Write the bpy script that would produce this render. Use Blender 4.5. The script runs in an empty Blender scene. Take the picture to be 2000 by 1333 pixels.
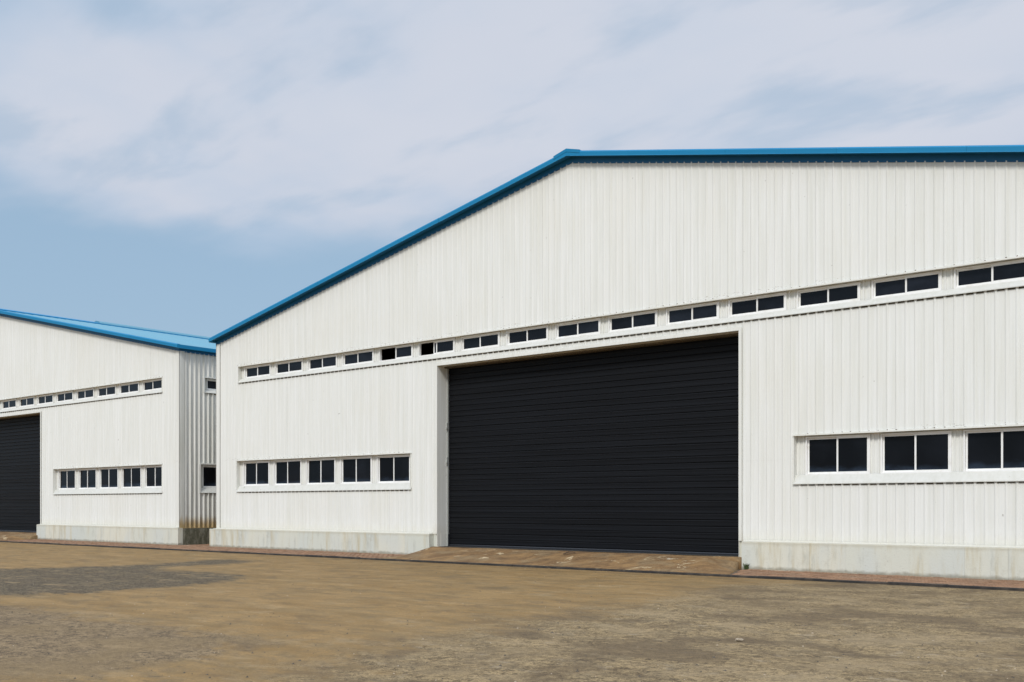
import bpy, math, random
import numpy as np
random.seed(7); rng = np.random.default_rng(11)
S = bpy.context.scene
COL = S.collection
R = math.radians

# ------------------------------------------------------------------ camera
cd = bpy.data.cameras.new('camera'); cam = bpy.data.objects.new('camera', cd); COL.objects.link(cam)
cam.location = (35.27, -24.41, 1.6)
cam.rotation_euler = (R(90), 0, math.atan2(.6381, .77))
cd.sensor_width = 36; cd.lens = 36 * 2051 / 2000; cd.shift_y = 321.5 / 2000
cd.clip_start = .1; cd.clip_end = 4000
S.camera = cam
S.render.resolution_x, S.render.resolution_y = 1024, 682
S.view_settings.view_transform = 'Standard'; S.view_settings.look = 'None'
S.view_settings.gamma = 1; S.view_settings.use_curve_mapping = False
S.view_settings.exposure = .58

# ------------------------------------------------------------------ node helpers
class NT:
    def __init__(s, tree): s.t = tree; s.n = tree.nodes; s.l = tree.links
    def add(s, kind, **kw):
        nd = s.n.new(kind)
        ins = kw.pop('ins', {})
        for k, v in kw.items(): setattr(nd, k, v)
        for k, v in ins.items(): s.set(nd, k, v)
        return nd
    def set(s, nd, k, v):
        sock = nd.inputs[k]
        if isinstance(v, bpy.types.NodeSocket): s.l.new(v, sock)
        else: sock.default_value = v
    def math(s, op, a, b=0.0, c=None, clamp=False):
        nd = s.n.new('ShaderNodeMath'); nd.operation = op; nd.use_clamp = clamp
        s.set(nd, 0, a); s.set(nd, 1, b)
        if c is not None: s.set(nd, 2, c)
        return nd.outputs[0]
    def smooth(s, v, a, b, lo=0.0, hi=1.0):
        nd = s.n.new('ShaderNodeMapRange'); nd.interpolation_type = 'SMOOTHSTEP'
        s.set(nd, 'Value', v); s.set(nd, 'From Min', a); s.set(nd, 'From Max', b); s.set(nd, 'To Min', lo); s.set(nd, 'To Max', hi)
        return nd.outputs[0]
    def noise(s, vec, scale, detail=4, rough=.55, out='Fac', dist=0.0):
        nd = s.n.new('ShaderNodeTexNoise'); s.set(nd, 'Vector', vec); s.set(nd, 'Scale', scale)
        s.set(nd, 'Detail', detail); s.set(nd, 'Roughness', rough); s.set(nd, 'Distortion', dist)
        return nd.outputs[out]
    def scale(s, vec, v):
        nd = s.n.new('ShaderNodeVectorMath'); nd.operation = 'MULTIPLY'; s.set(nd, 0, vec); nd.inputs[1].default_value = v
        return nd.outputs[0]
    def mix(s, fac, a, b, mode='MIX'):
        nd = s.n.new('ShaderNodeMix'); nd.data_type = 'RGBA'; nd.blend_type = mode
        s.set(nd, 0, fac); s.set(nd, 6, a); s.set(nd, 7, b)
        return nd.outputs[2]
def c4(r, g, b): return (r, g, b, 1.0)

# ------------------------------------------------------------------ world: pale cloudy sky
SUN_EL, SUN_AZ = 43.0, 161.0     # azimuth from +Y, clockwise
W = bpy.data.worlds.new('World'); S.world = W; W.use_nodes = True
w = NT(W.node_tree); w.n.clear()
sky = w.add('ShaderNodeTexSky', sky_type='NISHITA', sun_disc=False, sun_elevation=R(SUN_EL), sun_rotation=R(SUN_AZ),
            air_density=1.0, dust_density=1.5, ozone_density=1.0)
tc = w.add('ShaderNodeTexCoord'); gen = tc.outputs['Generated']
sep = w.add('ShaderNodeSeparateXYZ', ins={0: gen})
dz = sep.outputs[2]
zz = w.math('MAXIMUM', dz, 0.0)
den = w.math('ADD', zz, .16)
comb = w.add('ShaderNodeCombineXYZ', ins={0: w.math('DIVIDE', sep.outputs[0], den), 1: w.math('DIVIDE', sep.outputs[1], den), 2: 3.7})
cp = comb.outputs[0]
n1 = w.noise(cp, 1.15, 5, .52, dist=.1)
n2 = w.noise(w.scale(cp, (1.0, 1.7, 1)), 2.6, 5, .5, dist=.3)
# coverage rises away from the horizon and towards the right of the view (+X)
el = w.smooth(dz, .19, .33, -.62, .50)
azb = w.math('MULTIPLY', sep.outputs[0], .12)
cov = w.math('ADD', w.math('ADD', w.math('MULTIPLY', w.math('SUBTRACT', n1, .5), 1.7), w.math('MULTIPLY', w.math('SUBTRACT', n2, .5), .5)), w.math('ADD', el, w.math('ADD', azb, .24)))
wisp = w.noise(w.scale(cp, (1.0, 2.1, 1)), 2.4, 5, .5, dist=.15)
hole = w.smooth(wisp, .34, .54, .52, 1.0)
mask = w.math('MULTIPLY', w.smooth(cov, -.16, .50), hole)
bright = w.smooth(dz, .42, .95, 1.0, 2.6)           # an overcast sky is brightest overhead
tint = w.noise(cp, 1.9, 4, .5)
ccol = w.mix(w.smooth(tint, .40, .60), c4(.325, .392, .488), c4(.400, .430, .497))
ccol = w.mix(w.smooth(w.math('ADD', cov, w.math('MULTIPLY', tint, .5)), .4, 1.3), ccol, c4(.42, .447, .508))
bgc = w.add('ShaderNodeBackground', ins={0: ccol, 1: bright})
bgs = w.add('ShaderNodeBackground', ins={0: sky.outputs[0], 1: .075})
# thin haze veil that is in front of the blue everywhere
bgh = w.add('ShaderNodeBackground', ins={0: c4(.240, .345, .455), 1: bright})
m1 = w.add('ShaderNodeMixShader', ins={0: .78}); w.l.new(bgs.outputs[0], m1.inputs[1]); w.l.new(bgh.outputs[0], m1.inputs[2])
m2 = w.add('ShaderNodeMixShader', ins={0: mask}); w.l.new(m1.outputs[0], m2.inputs[1]); w.l.new(bgc.outputs[0], m2.inputs[2])
wo = w.add('ShaderNodeOutputWorld'); w.l.new(m2.outputs[0], wo.inputs[0])

# ------------------------------------------------------------------ sun (veiled)
sl = bpy.data.lights.new('sun', 'SUN'); sl.energy = 1.5; sl.angle = R(12); sl.color = (1.0, .965, .905)
sun = bpy.data.objects.new('sun', sl); COL.objects.link(sun)
sun.rotation_euler = (R(90 - SUN_EL), 0, R(180 - SUN_AZ)); sun.location = (0, -40, 60)

# ------------------------------------------------------------------ mesh helpers
class MB:
    def __init__(s): s.v = []; s.f = []
    def quad(s, a, b, c, d):
        i = len(s.v); s.v += [a, b, c, d]; s.f.append((i, i+1, i+2, i+3))
    def box(s, x0, x1, y0, y1, z0, z1):
        i = len(s.v)
        s.v += [(x0,y0,z0),(x1,y0,z0),(x1,y1,z0),(x0,y1,z0),(x0,y0,z1),(x1,y0,z1),(x1,y1,z1),(x0,y1,z1)]
        s.f += [(i,i+3,i+2,i+1),(i+4,i+5,i+6,i+7),(i,i+1,i+5,i+4),(i+1,i+2,i+6,i+5),(i+2,i+3,i+7,i+6),(i+3,i,i+4,i+7)]
    def prism(s, a, b, prof):
        """closed (y,z)-like profile given as two lists of 3D points a, b (same length)"""
        i = len(s.v); n = len(a); s.v += list(a) + list(b)
        for k in range(n):
            k2 = (k+1) % n; s.f.append((i+k, i+k2, i+n+k2, i+n+k))
        s.f.append(tuple(i+k for k in reversed(range(n)))); s.f.append(tuple(i+n+k for k in range(n)))
    def mesh(s, name, mat, smooth=False):
        me = bpy.data.meshes.new(name); me.from_pydata([tuple(map(float, p)) for p in s.v], [], s.f); me.update()
        me.materials.append(mat)
        return me
    def obj(s, name, mat, parent=None, **props):
        return link(name, s.mesh(name, mat), parent, **props)
def link(name, me, parent=None, loc=None, **props):
    o = bpy.data.objects.new(name, me); COL.objects.link(o)
    if parent is not None: o.parent = parent
    if loc is not None: o.location = loc
    for k, v in props.items(): o[k] = v
    return o
def fixnormals(me):
    import bmesh
    bm = bmesh.new(); bm.from_mesh(me); bmesh.ops.recalc_face_normals(bm, faces=bm.faces); bm.to_mesh(me); bm.free()

# ------------------------------------------------------------------ materials
def new_mat(name):
    m = bpy.data.materials.new(name); m.use_nodes = True
    t = NT(m.node_tree); b = t.n['Principled BSDF']
    return m, t, b
def bump(t, b, h, dist, strength=1.0):
    nd = t.add('ShaderNodeBump', ins={'Strength': strength, 'Distance': dist, 'Height': h}); t.l.new(nd.outputs[0], b.inputs['Normal'])

def white_metal(name, base, stain=False, rough=.42):
    m, t, b = new_mat(name)
    co = t.add('ShaderNodeTexCoord'); geo = t.add('ShaderNodeNewGeometry'); pos = geo.outputs['Position']
    oi = t.add('ShaderNodeObjectInfo')
    streak = t.noise(t.scale(pos, (3.2, 3.2, .16)), 1.6, 5, .6)
    fine = t.noise(t.scale(pos, (14, 14, .35)), 1.0, 4, .6)
    blot = t.noise(pos, .35, 3, .5)
    v = t.math('ADD', t.math('MULTIPLY', streak, .5), t.math('MULTIPLY', fine, .5))
    col = t.mix(t.smooth(v, .35, .68), base, c4(base[0]*.90, base[1]*.90, base[2]*.87))
    col = t.mix(t.math('MULTIPLY', oi.outputs['Random'], .05), col, c4(.62, .62, .58))
    # slight yellowing in broad blotches
    col = t.mix(t.smooth(blot, .45, .75, 0, .16), col, c4(.70, .66, .54))
    # small chips and specks of dirt
    ch = t.noise(pos, 7.0, 2, .5); ch2 = t.noise(pos, 1.3, 2, .5)
    chip = t.math('MULTIPLY', t.smooth(ch, .735, .76), t.smooth(ch2, .5, .6))
    col = t.mix(t.math('MULTIPLY', chip, .6), col, c4(.18, .15, .11))
    sz = t.add('ShaderNodeSeparateXYZ', ins={0: pos}).outputs[2]
    near = t.math('MAXIMUM', t.smooth(t.math('ABSOLUTE', t.math('SUBTRACT', sz, 3.40)), .075, .02), t.smooth(t.math('ABSOLUTE', t.math('SUBTRACT', sz, 7.03)), .09, .02))
    pk = t.math('MULTIPLY', t.smooth(t.noise(t.scale(pos, (1, 1, 2.2)), 14, 4, .7), .575, .62), t.smooth(t.noise(pos, .75, 3, .5), .50, .58))
    col = t.mix(t.math('MULTIPLY', t.math('MULTIPLY', near, pk), .7), col, c4(.25, .20, .15))
    # splash dirt just above the plinth
    sd = t.smooth(t.math('SUBTRACT', sz, t.math('MULTIPLY', t.noise(t.scale(pos, (3, 3, .5)), 1.5, 5, .65), .5)), .82, .45, 0, .35)
    col = t.mix(sd, col, c4(.62, .58, .47))
    if stain:
        sp = t.add('ShaderNodeSeparateXYZ', ins={0: pos})
        nn = t.noise(t.scale(pos, (9, 9, .8)), 1.0, 4, .6)
        hgt = t.math('SUBTRACT', sp.outputs[2], t.math('MULTIPLY', nn, .55))
        fac = t.smooth(hgt, .98, .52, 0, .85)
        gr = t.noise(t.scale(pos, (6, 6, .25)), 1.2, 4, .6)
        col = t.mix(t.smooth(gr, .4, .75, 0, .45), col, c4(.36, .36, .30))
        col = t.mix(fac, col, c4(.38, .25, .085))
    t.set(b, 'Base Color', col); b.inputs['Roughness'].default_value = rough
    b.inputs['Specular IOR Level'].default_value = .35
    bump(t, b, t.noise(t.scale(pos, (2.2, 2.2, .8)), 1.5, 2, .5), .006, .35)
    return m
M = {}
M['clad'] = white_metal('white_cladding', c4(.80, .805, .775))
M['clad_side'] = white_metal('white_cladding_stained', c4(.76, .76, .72), stain=True)
M['trim'] = white_metal('white_flashing', c4(.79, .79, .75))
M['sill'] = white_metal('weathered_sill', c4(.60, .60, .565), rough=.6)

m, t, b = new_mat('white_pvc'); geo = t.add('ShaderNodeNewGeometry')
t.set(b, 'Base Color', t.mix(t.smooth(t.noise(geo.outputs['Position'], 5, 4), .5, .75, 0, .5), c4(.86, .86, .84), c4(.66, .63, .55)))
b.inputs['Roughness'].default_value = .35; M['pvc'] = m

def blue_metal(name, base, rough, var=.25):
    m, t, b = new_mat(name); geo = t.add('ShaderNodeNewGeometry'); pos = geo.outputs['Position']; oi = t.add('ShaderNodeObjectInfo')
    n = t.noise(t.scale(pos, (.8, .8, 3)), 1.5, 5, .6)
    col = t.mix(t.smooth(n, .35, .75, 0, var), base, c4(base[0]*1.6+.006, base[1]*1.2, base[2]*1.1))
    col = t.mix(t.math('MULTIPLY', oi.outputs['Random'], .18), col, c4(base[0]*.8, base[1]*.75, base[2]*.78))
    t.set(b, 'Base Color', col); b.inputs['Roughness'].default_value = rough; b.inputs['Specular IOR Level'].default_value = .3
    return m
M['fascia'] = blue_metal('blue_fascia', c4(.004, .195, .40), .5)
M['flash'] = blue_metal('blue_wall_flashing', c4(.012, .13, .29), .45)
M['roof'] = blue_metal('blue_roof', c4(.095, .27, .365), .45)

m, t, b = new_mat('concrete_plinth'); geo = t.add('ShaderNodeNewGeometry'); pos = geo.outputs['Position']; oi = t.add('ShaderNodeObjectInfo')
rv = oi.outputs['Random']
ofs = t.add('ShaderNodeVectorMath', operation='ADD', ins={0: pos}); cmb = t.add('ShaderNodeCombineXYZ', ins={0: t.math('MULTIPLY', rv, 13.0), 1: 0.0, 2: 0.0}); t.l.new(cmb.outputs[0], ofs.inputs[1])
pv = ofs.outputs[0]
col = t.mix(rv, c4(.60, .615, .545), c4(.66, .645, .545))
col = t.mix(t.smooth(t.noise(t.scale(pv, (.9, .9, .35)), 1.0, 3, .5), .42, .62, 0, .6), col, c4(.575, .605, .575))
col = t.mix(t.smooth(t.noise(t.scale(pv, (2.4, 2.4, .30)), 1.0, 6, .68), .50, .70, 0, .75), col, c4(.50, .435, .28))
col = t.mix(t.smooth(t.noise(t.scale(pv, (5, 5, .9)), 1.0, 6, .7), .52, .74, 0, .55), col, c4(.38, .385, .33))
col = t.mix(t.smooth(t.noise(pv, 3.0, 6, .72), .55, .75, 0, .4), col, c4(.42, .39, .30))
spz = t.add('ShaderNodeSeparateXYZ', ins={0: pos})
top = t.smooth(t.math('ADD', spz.outputs[2], t.math('MULTIPLY', t.noise(pos, 6, 4), .10)), .62, .74, 0, .5)
col = t.mix(top, col, c4(.43, .39, .29))
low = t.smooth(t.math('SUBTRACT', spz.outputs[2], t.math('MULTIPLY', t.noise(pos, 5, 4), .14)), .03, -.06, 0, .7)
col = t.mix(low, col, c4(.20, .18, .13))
spk = t.noise(pos, 40, 3, .6); col = t.mix(t.smooth(spk, .62, .72, 0, .45), col, c4(.2, .19, .16))
t.set(b, 'Base Color', col); b.inputs['Roughness'].default_value = .85
bump(t, b, t.noise(pos, 22, 5, .65), .008, .6); M['conc'] = m

# dark mossy concrete in the gap
m, t, b = new_mat('mossy_concrete'); geo = t.add('ShaderNodeNewGeometry'); pos = geo.outputs['Position']
col = t.mix(t.smooth(t.noise(t.scale(pos, (3, 3, .9)), 1.6, 5, .6), .35, .65), c4(.10, .098, .065), c4(.24, .235, .18))
col = t.mix(t.smooth(t.noise(pos, 26, 4, .6), .5, .68, 0, .7), col, c4(.035, .035, .02))
t.set(b, 'Base Color', col); b.inputs['Roughness'].default_value = .9
bump(t, b, t.noise(pos, 25, 5, .65), .01, .6); M['moss'] = m

m, t, b = new_mat('black_slat'); geo = t.add('ShaderNodeNewGeometry'); pos = geo.outputs['Position']; oi = t.add('ShaderNodeObjectInfo')
n = t.noise(t.scale(pos, (.35, 1, 26)), 1.0, 5, .6)
col = t.mix(t.smooth(n, .35, .7), c4(.0055, .006, .0072), c4(.0095, .0105, .013))
col = t.mix(t.math('MULTIPLY', oi.outputs['Random'], .35), col, c4(.0085, .0095, .012))
t.set(b, 'Base Color', col); b.inputs['Roughness'].default_value = .5; b.inputs['Specular IOR Level'].default_value = .12
bump(t, b, n, .004, .5); M['slat'] = m

m, t, b = new_mat('black_bar'); b.inputs['Base Color'].default_value = c4(.02, .022, .027); b.inputs['Roughness'].default_value = .35; M['bar'] = m
m, t, b = new_mat('dark_glass'); geo = t.add('ShaderNodeNewGeometry'); pos = geo.outputs['Position']
n = t.noise(t.scale(pos, (.8, .8, 1.2)), 1.6, 4, .6)
oi = t.add('ShaderNodeObjectInfo'); n3 = t.math('ADD', t.math('MULTIPLY', n, .7), t.math('MULTIPLY', oi.outputs['Random'], .35))
t.set(b, 'Base Color', t.mix(t.smooth(n3, .38, .82), c4(.005, .0055, .0075), c4(.015, .018, .026)))
b.inputs['Roughness'].default_value = .08; b.inputs['Specular IOR Level'].default_value = .22
bump(t, b, t.noise(pos, 1.2, 2), .01, .25); M['glass'] = m
m, t, b = new_mat('glow_tinted_glass'); geo = t.add('ShaderNodeNewGeometry'); pos = geo.outputs['Position']
sp = t.add('ShaderNodeSeparateXYZ', ins={0: pos}); n = t.noise(t.scale(pos, (.9, 1, 2.2)), 1.7, 4, .6)
hz = t.smooth(t.math('SUBTRACT', sp.outputs[2], t.math('MULTIPLY', n, .45)), 2.36, 2.12, 0, .8)  # bluish reflection glow low on the pane, painted into the colour
oi = t.add('ShaderNodeObjectInfo'); gb = t.mix(t.math('MULTIPLY', t.smooth(t.noise(pos, .7, 3), .4, .7), oi.outputs['Random']), c4(.0045, .005, .0065), c4(.013, .015, .020))
t.set(b, 'Base Color', t.mix(hz, gb, c4(.03, .045, .07)))
b.inputs['Roughness'].default_value = .1; b.inputs['Specular IOR Level'].default_value = .12; M['glass_low'] = m
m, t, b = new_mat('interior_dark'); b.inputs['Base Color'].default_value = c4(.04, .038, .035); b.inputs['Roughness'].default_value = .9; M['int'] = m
m, t, b = new_mat('valley_shade'); b.inputs['Base Color'].default_value = c4(.10, .085, .055); b.inputs['Roughness'].default_value = .95; M['shade'] = m  # dark colour painting the shade of the rib valleys
m, t, b = new_mat('soffit_board'); geo = t.add('ShaderNodeNewGeometry')
t.set(b, 'Base Color', t.mix(t.noise(geo.outputs['Position'], 2.5, 4), c4(.16, .13, .09), c4(.06, .045, .03))); b.inputs['Roughness'].default_value = .7; M['soffit'] = m
m, t, b = new_mat('rusty_screw'); b.inputs['Base Color'].default_value = c4(.16, .11, .07); b.inputs['Roughness'].default_value = .8; M['rust'] = m
m, t, b = new_mat('galvanised'); b.inputs['Base Color'].default_value = c4(.42, .43, .41); b.inputs['Metallic'].default_value = .4; b.inputs['Roughness'].default_value = .5; M['galv'] = m

# ------------------------------------------------------------------ dimensions
BW, LEN = 34.56, 36.0
EAVE, APEX = 7.92, 11.47
SLOPE = (APEX - EAVE) / (BW / 2)
def gz(x): return APEX - SLOPE * abs(x - BW/2)
UP0, UP1 = 6.33, 6.96
LO0, LO1 = 2.14, 3.34
DX0, DX1, DZ = 11.96, 22.60, 6.08
DOORY = .50
PIN = .18          # the plinth stops this far from the doorway
UPX = (1.40, 33.30)
LOWX = [(1.30, 10.74), (24.10, 33.30)]
OPEN = [(UPX[0], UPX[1], UP0, UP1), (LOWX[0][0], LOWX[0][1], LO0, LO1), (LOWX[1][0], LOWX[1][1], LO0, LO1), (DX0, DX1, -1, DZ)]
PITCH, RIBH = .216, .0165
PROF = [(0, 0), (.008, 0), (.032, 1), (.054, 1), (.078, 0), (.108, 0), (.117, .13), (.126, 0), (.156, 0), (.165, .13), (.174, 0)]
PROF_SIDE = [(0, 0), (.006, 0), (.052, 1), (.072, 1), (.090, 0), (.150, 0)]

def sheet(n0, nrib, zlo, zhi, ops, amp=RIBH, prof=PROF):
    """corrugated sheet along x from rib n0, with rectangular openings; top zhi(x)"""
    xs = []
    for r in range(n0, n0+nrib):
        for px, h in prof: xs.append((r*PITCH + px, h*amp))
    xs.append(((n0+nrib)*PITCH, 0.0))
    edges = sorted({e for o in ops for e in (o[0], o[1]) if xs[0][0] < e < xs[-1][0]})
    for e in edges:
        for k in range(len(xs)-1):
            if xs[k][0] < e < xs[k+1][0]:
                f = (e-xs[k][0])/(xs[k+1][0]-xs[k][0]); xs.insert(k+1, (e, xs[k][1]*(1-f)+xs[k+1][1]*f)); break
    mb = MB()
    for (xa, ha), (xb, hb) in zip(xs, xs[1:]):
        if xb-xa < 1e-6: continue
        xm = (xa+xb)/2
        iv = [(zlo, None)]
        segs = [(zlo, 'top')]
        cuts = sorted([(o[2], o[3]) for o in ops if o[0] < xm < o[1]])
        z = zlo; out = []
        for a, c in cuts:
            if a > z: out.append((z, a))
            z = max(z, c)
        za, zb = zhi(xa), zhi(xb)
        for a, c in out:
            if a < min(za, zb): mb.quad((xa,-ha,a),(xb,-hb,a),(xb,-hb,min(c,zb)),(xa,-ha,min(c,za)))
        if z < min(za, zb): mb.quad((xa,-ha,z),(xb,-hb,z),(xb,-hb,zb),(xa,-ha,za))
    return mb

def weld(me):
    import bmesh
    bm = bmesh.new(); bm.from_mesh(me); bmesh.ops.remove_doubles(bm, verts=bm.verts, dist=1e-4); bm.to_mesh(me); bm.free()

CLOSE = {}
def window_mesh(kind):
    """frame, two sashes, two panes; centre at x=0, bottom at z=0"""
    if kind in CLOSE: return CLOSE[kind]
    w_, h_ = (1.60, .46) if kind == 'up' else (1.60, .94)
    fr = .032
    def ring(x0, x1, z0, z1, y0, y1, t):
        mb = MB(); mb.box(x0, x1, y0, y1, z1-t, z1); mb.box(x0, x1, y0, y1, z0, z0+t)
        mb.box(x0, x0+t, y0, y1, z0+t, z1-t); mb.box(x1-t, x1, y0, y1, z0+t, z1-t); return mb
    frame = ring(-w_/2, w_/2, 0, h_, .085, .18, fr).mesh('window', M['pvc'])
    st = .040
    sw = (w_-2*fr)/2 + .018
    sz = h_-2*fr
    sr = ring(-sw/2, sw/2, 0, sz, 0, .035, st); sash = sr.mesh('sash', M['pvc'])
    p = MB(); p.box(-sw/2+st-.004, sw/2-st+.004, .014, .022, st-.004, sz-st+.004)
    pane = p.mesh('pane', M['glass'] if kind == 'up' else M['glass_low'])
    CLOSE[kind] = (frame, sash, pane, w_, h_, fr, sw); return CLOSE[kind]

def add_window(parent, kind, xc, z0, y=0, state='closed'):
    frame, sash, pane, w_, h_, fr, sw = window_mesh(kind)
    o = link('window', frame, parent, (xc, y, z0))
    jit = random.uniform(-.004, .004)
    xr = w_/2-fr-sw/2; xl = -xr
    if state == 'open_wide': xl = xr - .03
    if state == 'open_half': xl = xr - .16
    for x, yy in ((xl, .140), (xr, .094)):
        s = link('sash', sash, o, (x + jit, yy, fr)); s.rotation_euler = (0, 0, 0)
        p = link('pane', pane, o, (x + jit, yy, fr)); p.rotation_euler = (random.uniform(-.02, .02), 0, random.uniform(-.01, .01))
    if state == 'open_half': o['label'] = 'window with its left sash slid half open'
    if state == 'open_wide': o['label'] = 'window with its left sash slid fully open'
    return o

def strip(parent, x0, x1, z0, z1, centers, kind, zwin, flip=False, states={}):
    # head flashing: lip + soffit
    h = MB(); h.box(x0-.03, x1+.03, -.046, -.040, z1-.025, z1+.012); h.box(x0-.03, x1+.03, -.040, .20, z1-.020, z1-.012)
    h.obj('head_flashing', M['trim'], parent)
    # sill flashing: sloping sheet with drip lip
    s = MB(); yb = .088; zb = zwin + .008
    a = [(x0-.03, -.052, z0), (x0-.03, -.052, z0-.018), (x0-.03, -.046, z0-.018), (x0-.03, -.046, z0-.004), (x0-.03, yb, zb-.006), (x0-.03, yb, zb)]
    s.prism(a, [(x1+.03, p[1], p[2]) for p in a], None)
    o = s.obj('sill_flashing', M['sill'], parent); fixnormals(o.data)
    # end returns
    for xa, xb in ((x0-.006, x0), (x1, x1+.006)):
        e = MB(); e.box(xa, xb, -.042, .20, z0-.002, z1-.02); e.obj('end_flashing', M['trim'], parent)
    # corrugated infill between windows
    we = window_mesh(kind)[3]/2
    xs = [x0] + [v for c in centers for v in (c-we, c+we)] + [x1]
    for k in range(0, len(xs), 2):
        a, b_ = xs[k], xs[k+1]
        if b_-a < .03: continue
        mb = MB(); pts = [(a, .135)]
        x = a
        n = max(1, round((b_-a)/.13))
        for q in range(n):
            xx = a + (q+.5)*(b_-a)/n
            pts += [(xx-.030, .135), (xx-.018, .112), (xx+.018, .112), (xx+.030, .135)]
        pts.append((b_, .135))
        for (xa, ya), (xb, yb2) in zip(pts, pts[1:]):
            mb.quad((xa, ya, zwin-.01), (xb, yb2, zwin-.01), (xb, yb2, z1-.02), (xa, ya, z1-.02))
        mb.obj('infill_panel', M['clad'], parent)
    # head filler above frames
    hh = window_mesh(kind)[4]
    if z1-.02-(zwin+hh) > .015:
        mb = MB(); mb.box(x0, x1, .137, .15, zwin+hh-.002, z1-.02); mb.obj('head_filler', M['trim'], parent)
    # added dark strips that stand in for shade in the valleys under the sill lip
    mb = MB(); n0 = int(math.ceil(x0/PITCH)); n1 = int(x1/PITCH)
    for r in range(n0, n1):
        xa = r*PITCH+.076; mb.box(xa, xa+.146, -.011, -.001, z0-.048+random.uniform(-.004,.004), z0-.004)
    mb.obj('shade_strip', M['shade'], parent, kind='stuff')
    mb = MB()
    for r in range(int(x0/PITCH), int(x1/PITCH)+1):
        for dx in (.034, .052):
            if random.random() < .5: q = random.uniform(.6, 1.5)*.0065; xx = r*PITCH+dx; mb.box(xx-q, xx+q, -.030, -.0145, z1+.018+random.uniform(-.004, .006), z1+.018+q*1.6)
    mb.obj('screw_row', M['rust'], parent, kind='stuff')
    for i, c in enumerate(centers): add_window(parent, kind, c, zwin, 0, states.get(i, 'closed'))

UPC = [2.43 + 1.874*k for k in range(17)]
LOC1 = [2.36 + 1.868*k for k in range(5)]
LOC2 = [25.15 + 1.858*k for k in range(5)]

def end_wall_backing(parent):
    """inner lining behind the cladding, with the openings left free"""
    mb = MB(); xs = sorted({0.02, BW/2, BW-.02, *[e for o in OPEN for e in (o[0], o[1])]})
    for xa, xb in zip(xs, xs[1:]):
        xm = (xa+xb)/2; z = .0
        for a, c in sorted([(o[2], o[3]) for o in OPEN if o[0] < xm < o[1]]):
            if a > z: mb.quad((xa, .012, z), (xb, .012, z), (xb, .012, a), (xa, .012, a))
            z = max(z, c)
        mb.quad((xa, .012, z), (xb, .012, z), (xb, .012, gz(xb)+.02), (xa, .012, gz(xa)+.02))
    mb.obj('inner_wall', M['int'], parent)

def build_front(root, states):
    for c in range(32):
        bands = [(.69, 2.74), (2.74, 6.64), (6.64, None)]
        for z0, z1 in bands:
            zh = (lambda x: gz(x)+.024) if z1 is None else (lambda x, z1=z1: z1)
            mb = sheet(c*5, 5, z0, zh, OPEN)
            if not mb.f: continue
            me = mb.mesh('cladding_panel', M['clad']); weld(me)
            link('cladding_panel', me, root, (0, random.uniform(-.0025, 0), 0))
    end_wall_backing(root)
    # corner trims and base drip
    for xa, xb in ((-.012, .205), (BW-.205, BW+.012)):
        mb = MB(); mb.box(xa, xb, -.040, -.034, .69, gz(max(0, min(BW, xa)))+.01 if xa < 1 else gz(BW)+.01)
        mb.obj('corner_trim', M['trim'], root)
    for xa, xb in ((-.02, DX0-PIN), (DX1+PIN, BW+.02)):
        mb = MB(); a = [(xa, -.20, .692), (xa, -.20, .699), (xa, -.05, .712), (xa, -.045, .735), (xa, -.040, .735), (xa, -.04, .692)]
        mb.prism(a, [(xb, p[1], p[2]) for p in a], None); o = mb.obj('drip_flashing', M['sill'], root); fixnormals(o.data)
    strip(root, *UPX, UP0, UP1, UPC, 'up', 6.465, states=states)
    strip(root, *LOWX[0], LO0, LO1, LOC1, 'low', 2.348)
    strip(root, *LOWX[1], LO0, LO1, LOC2, 'low', 2.348)

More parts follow.
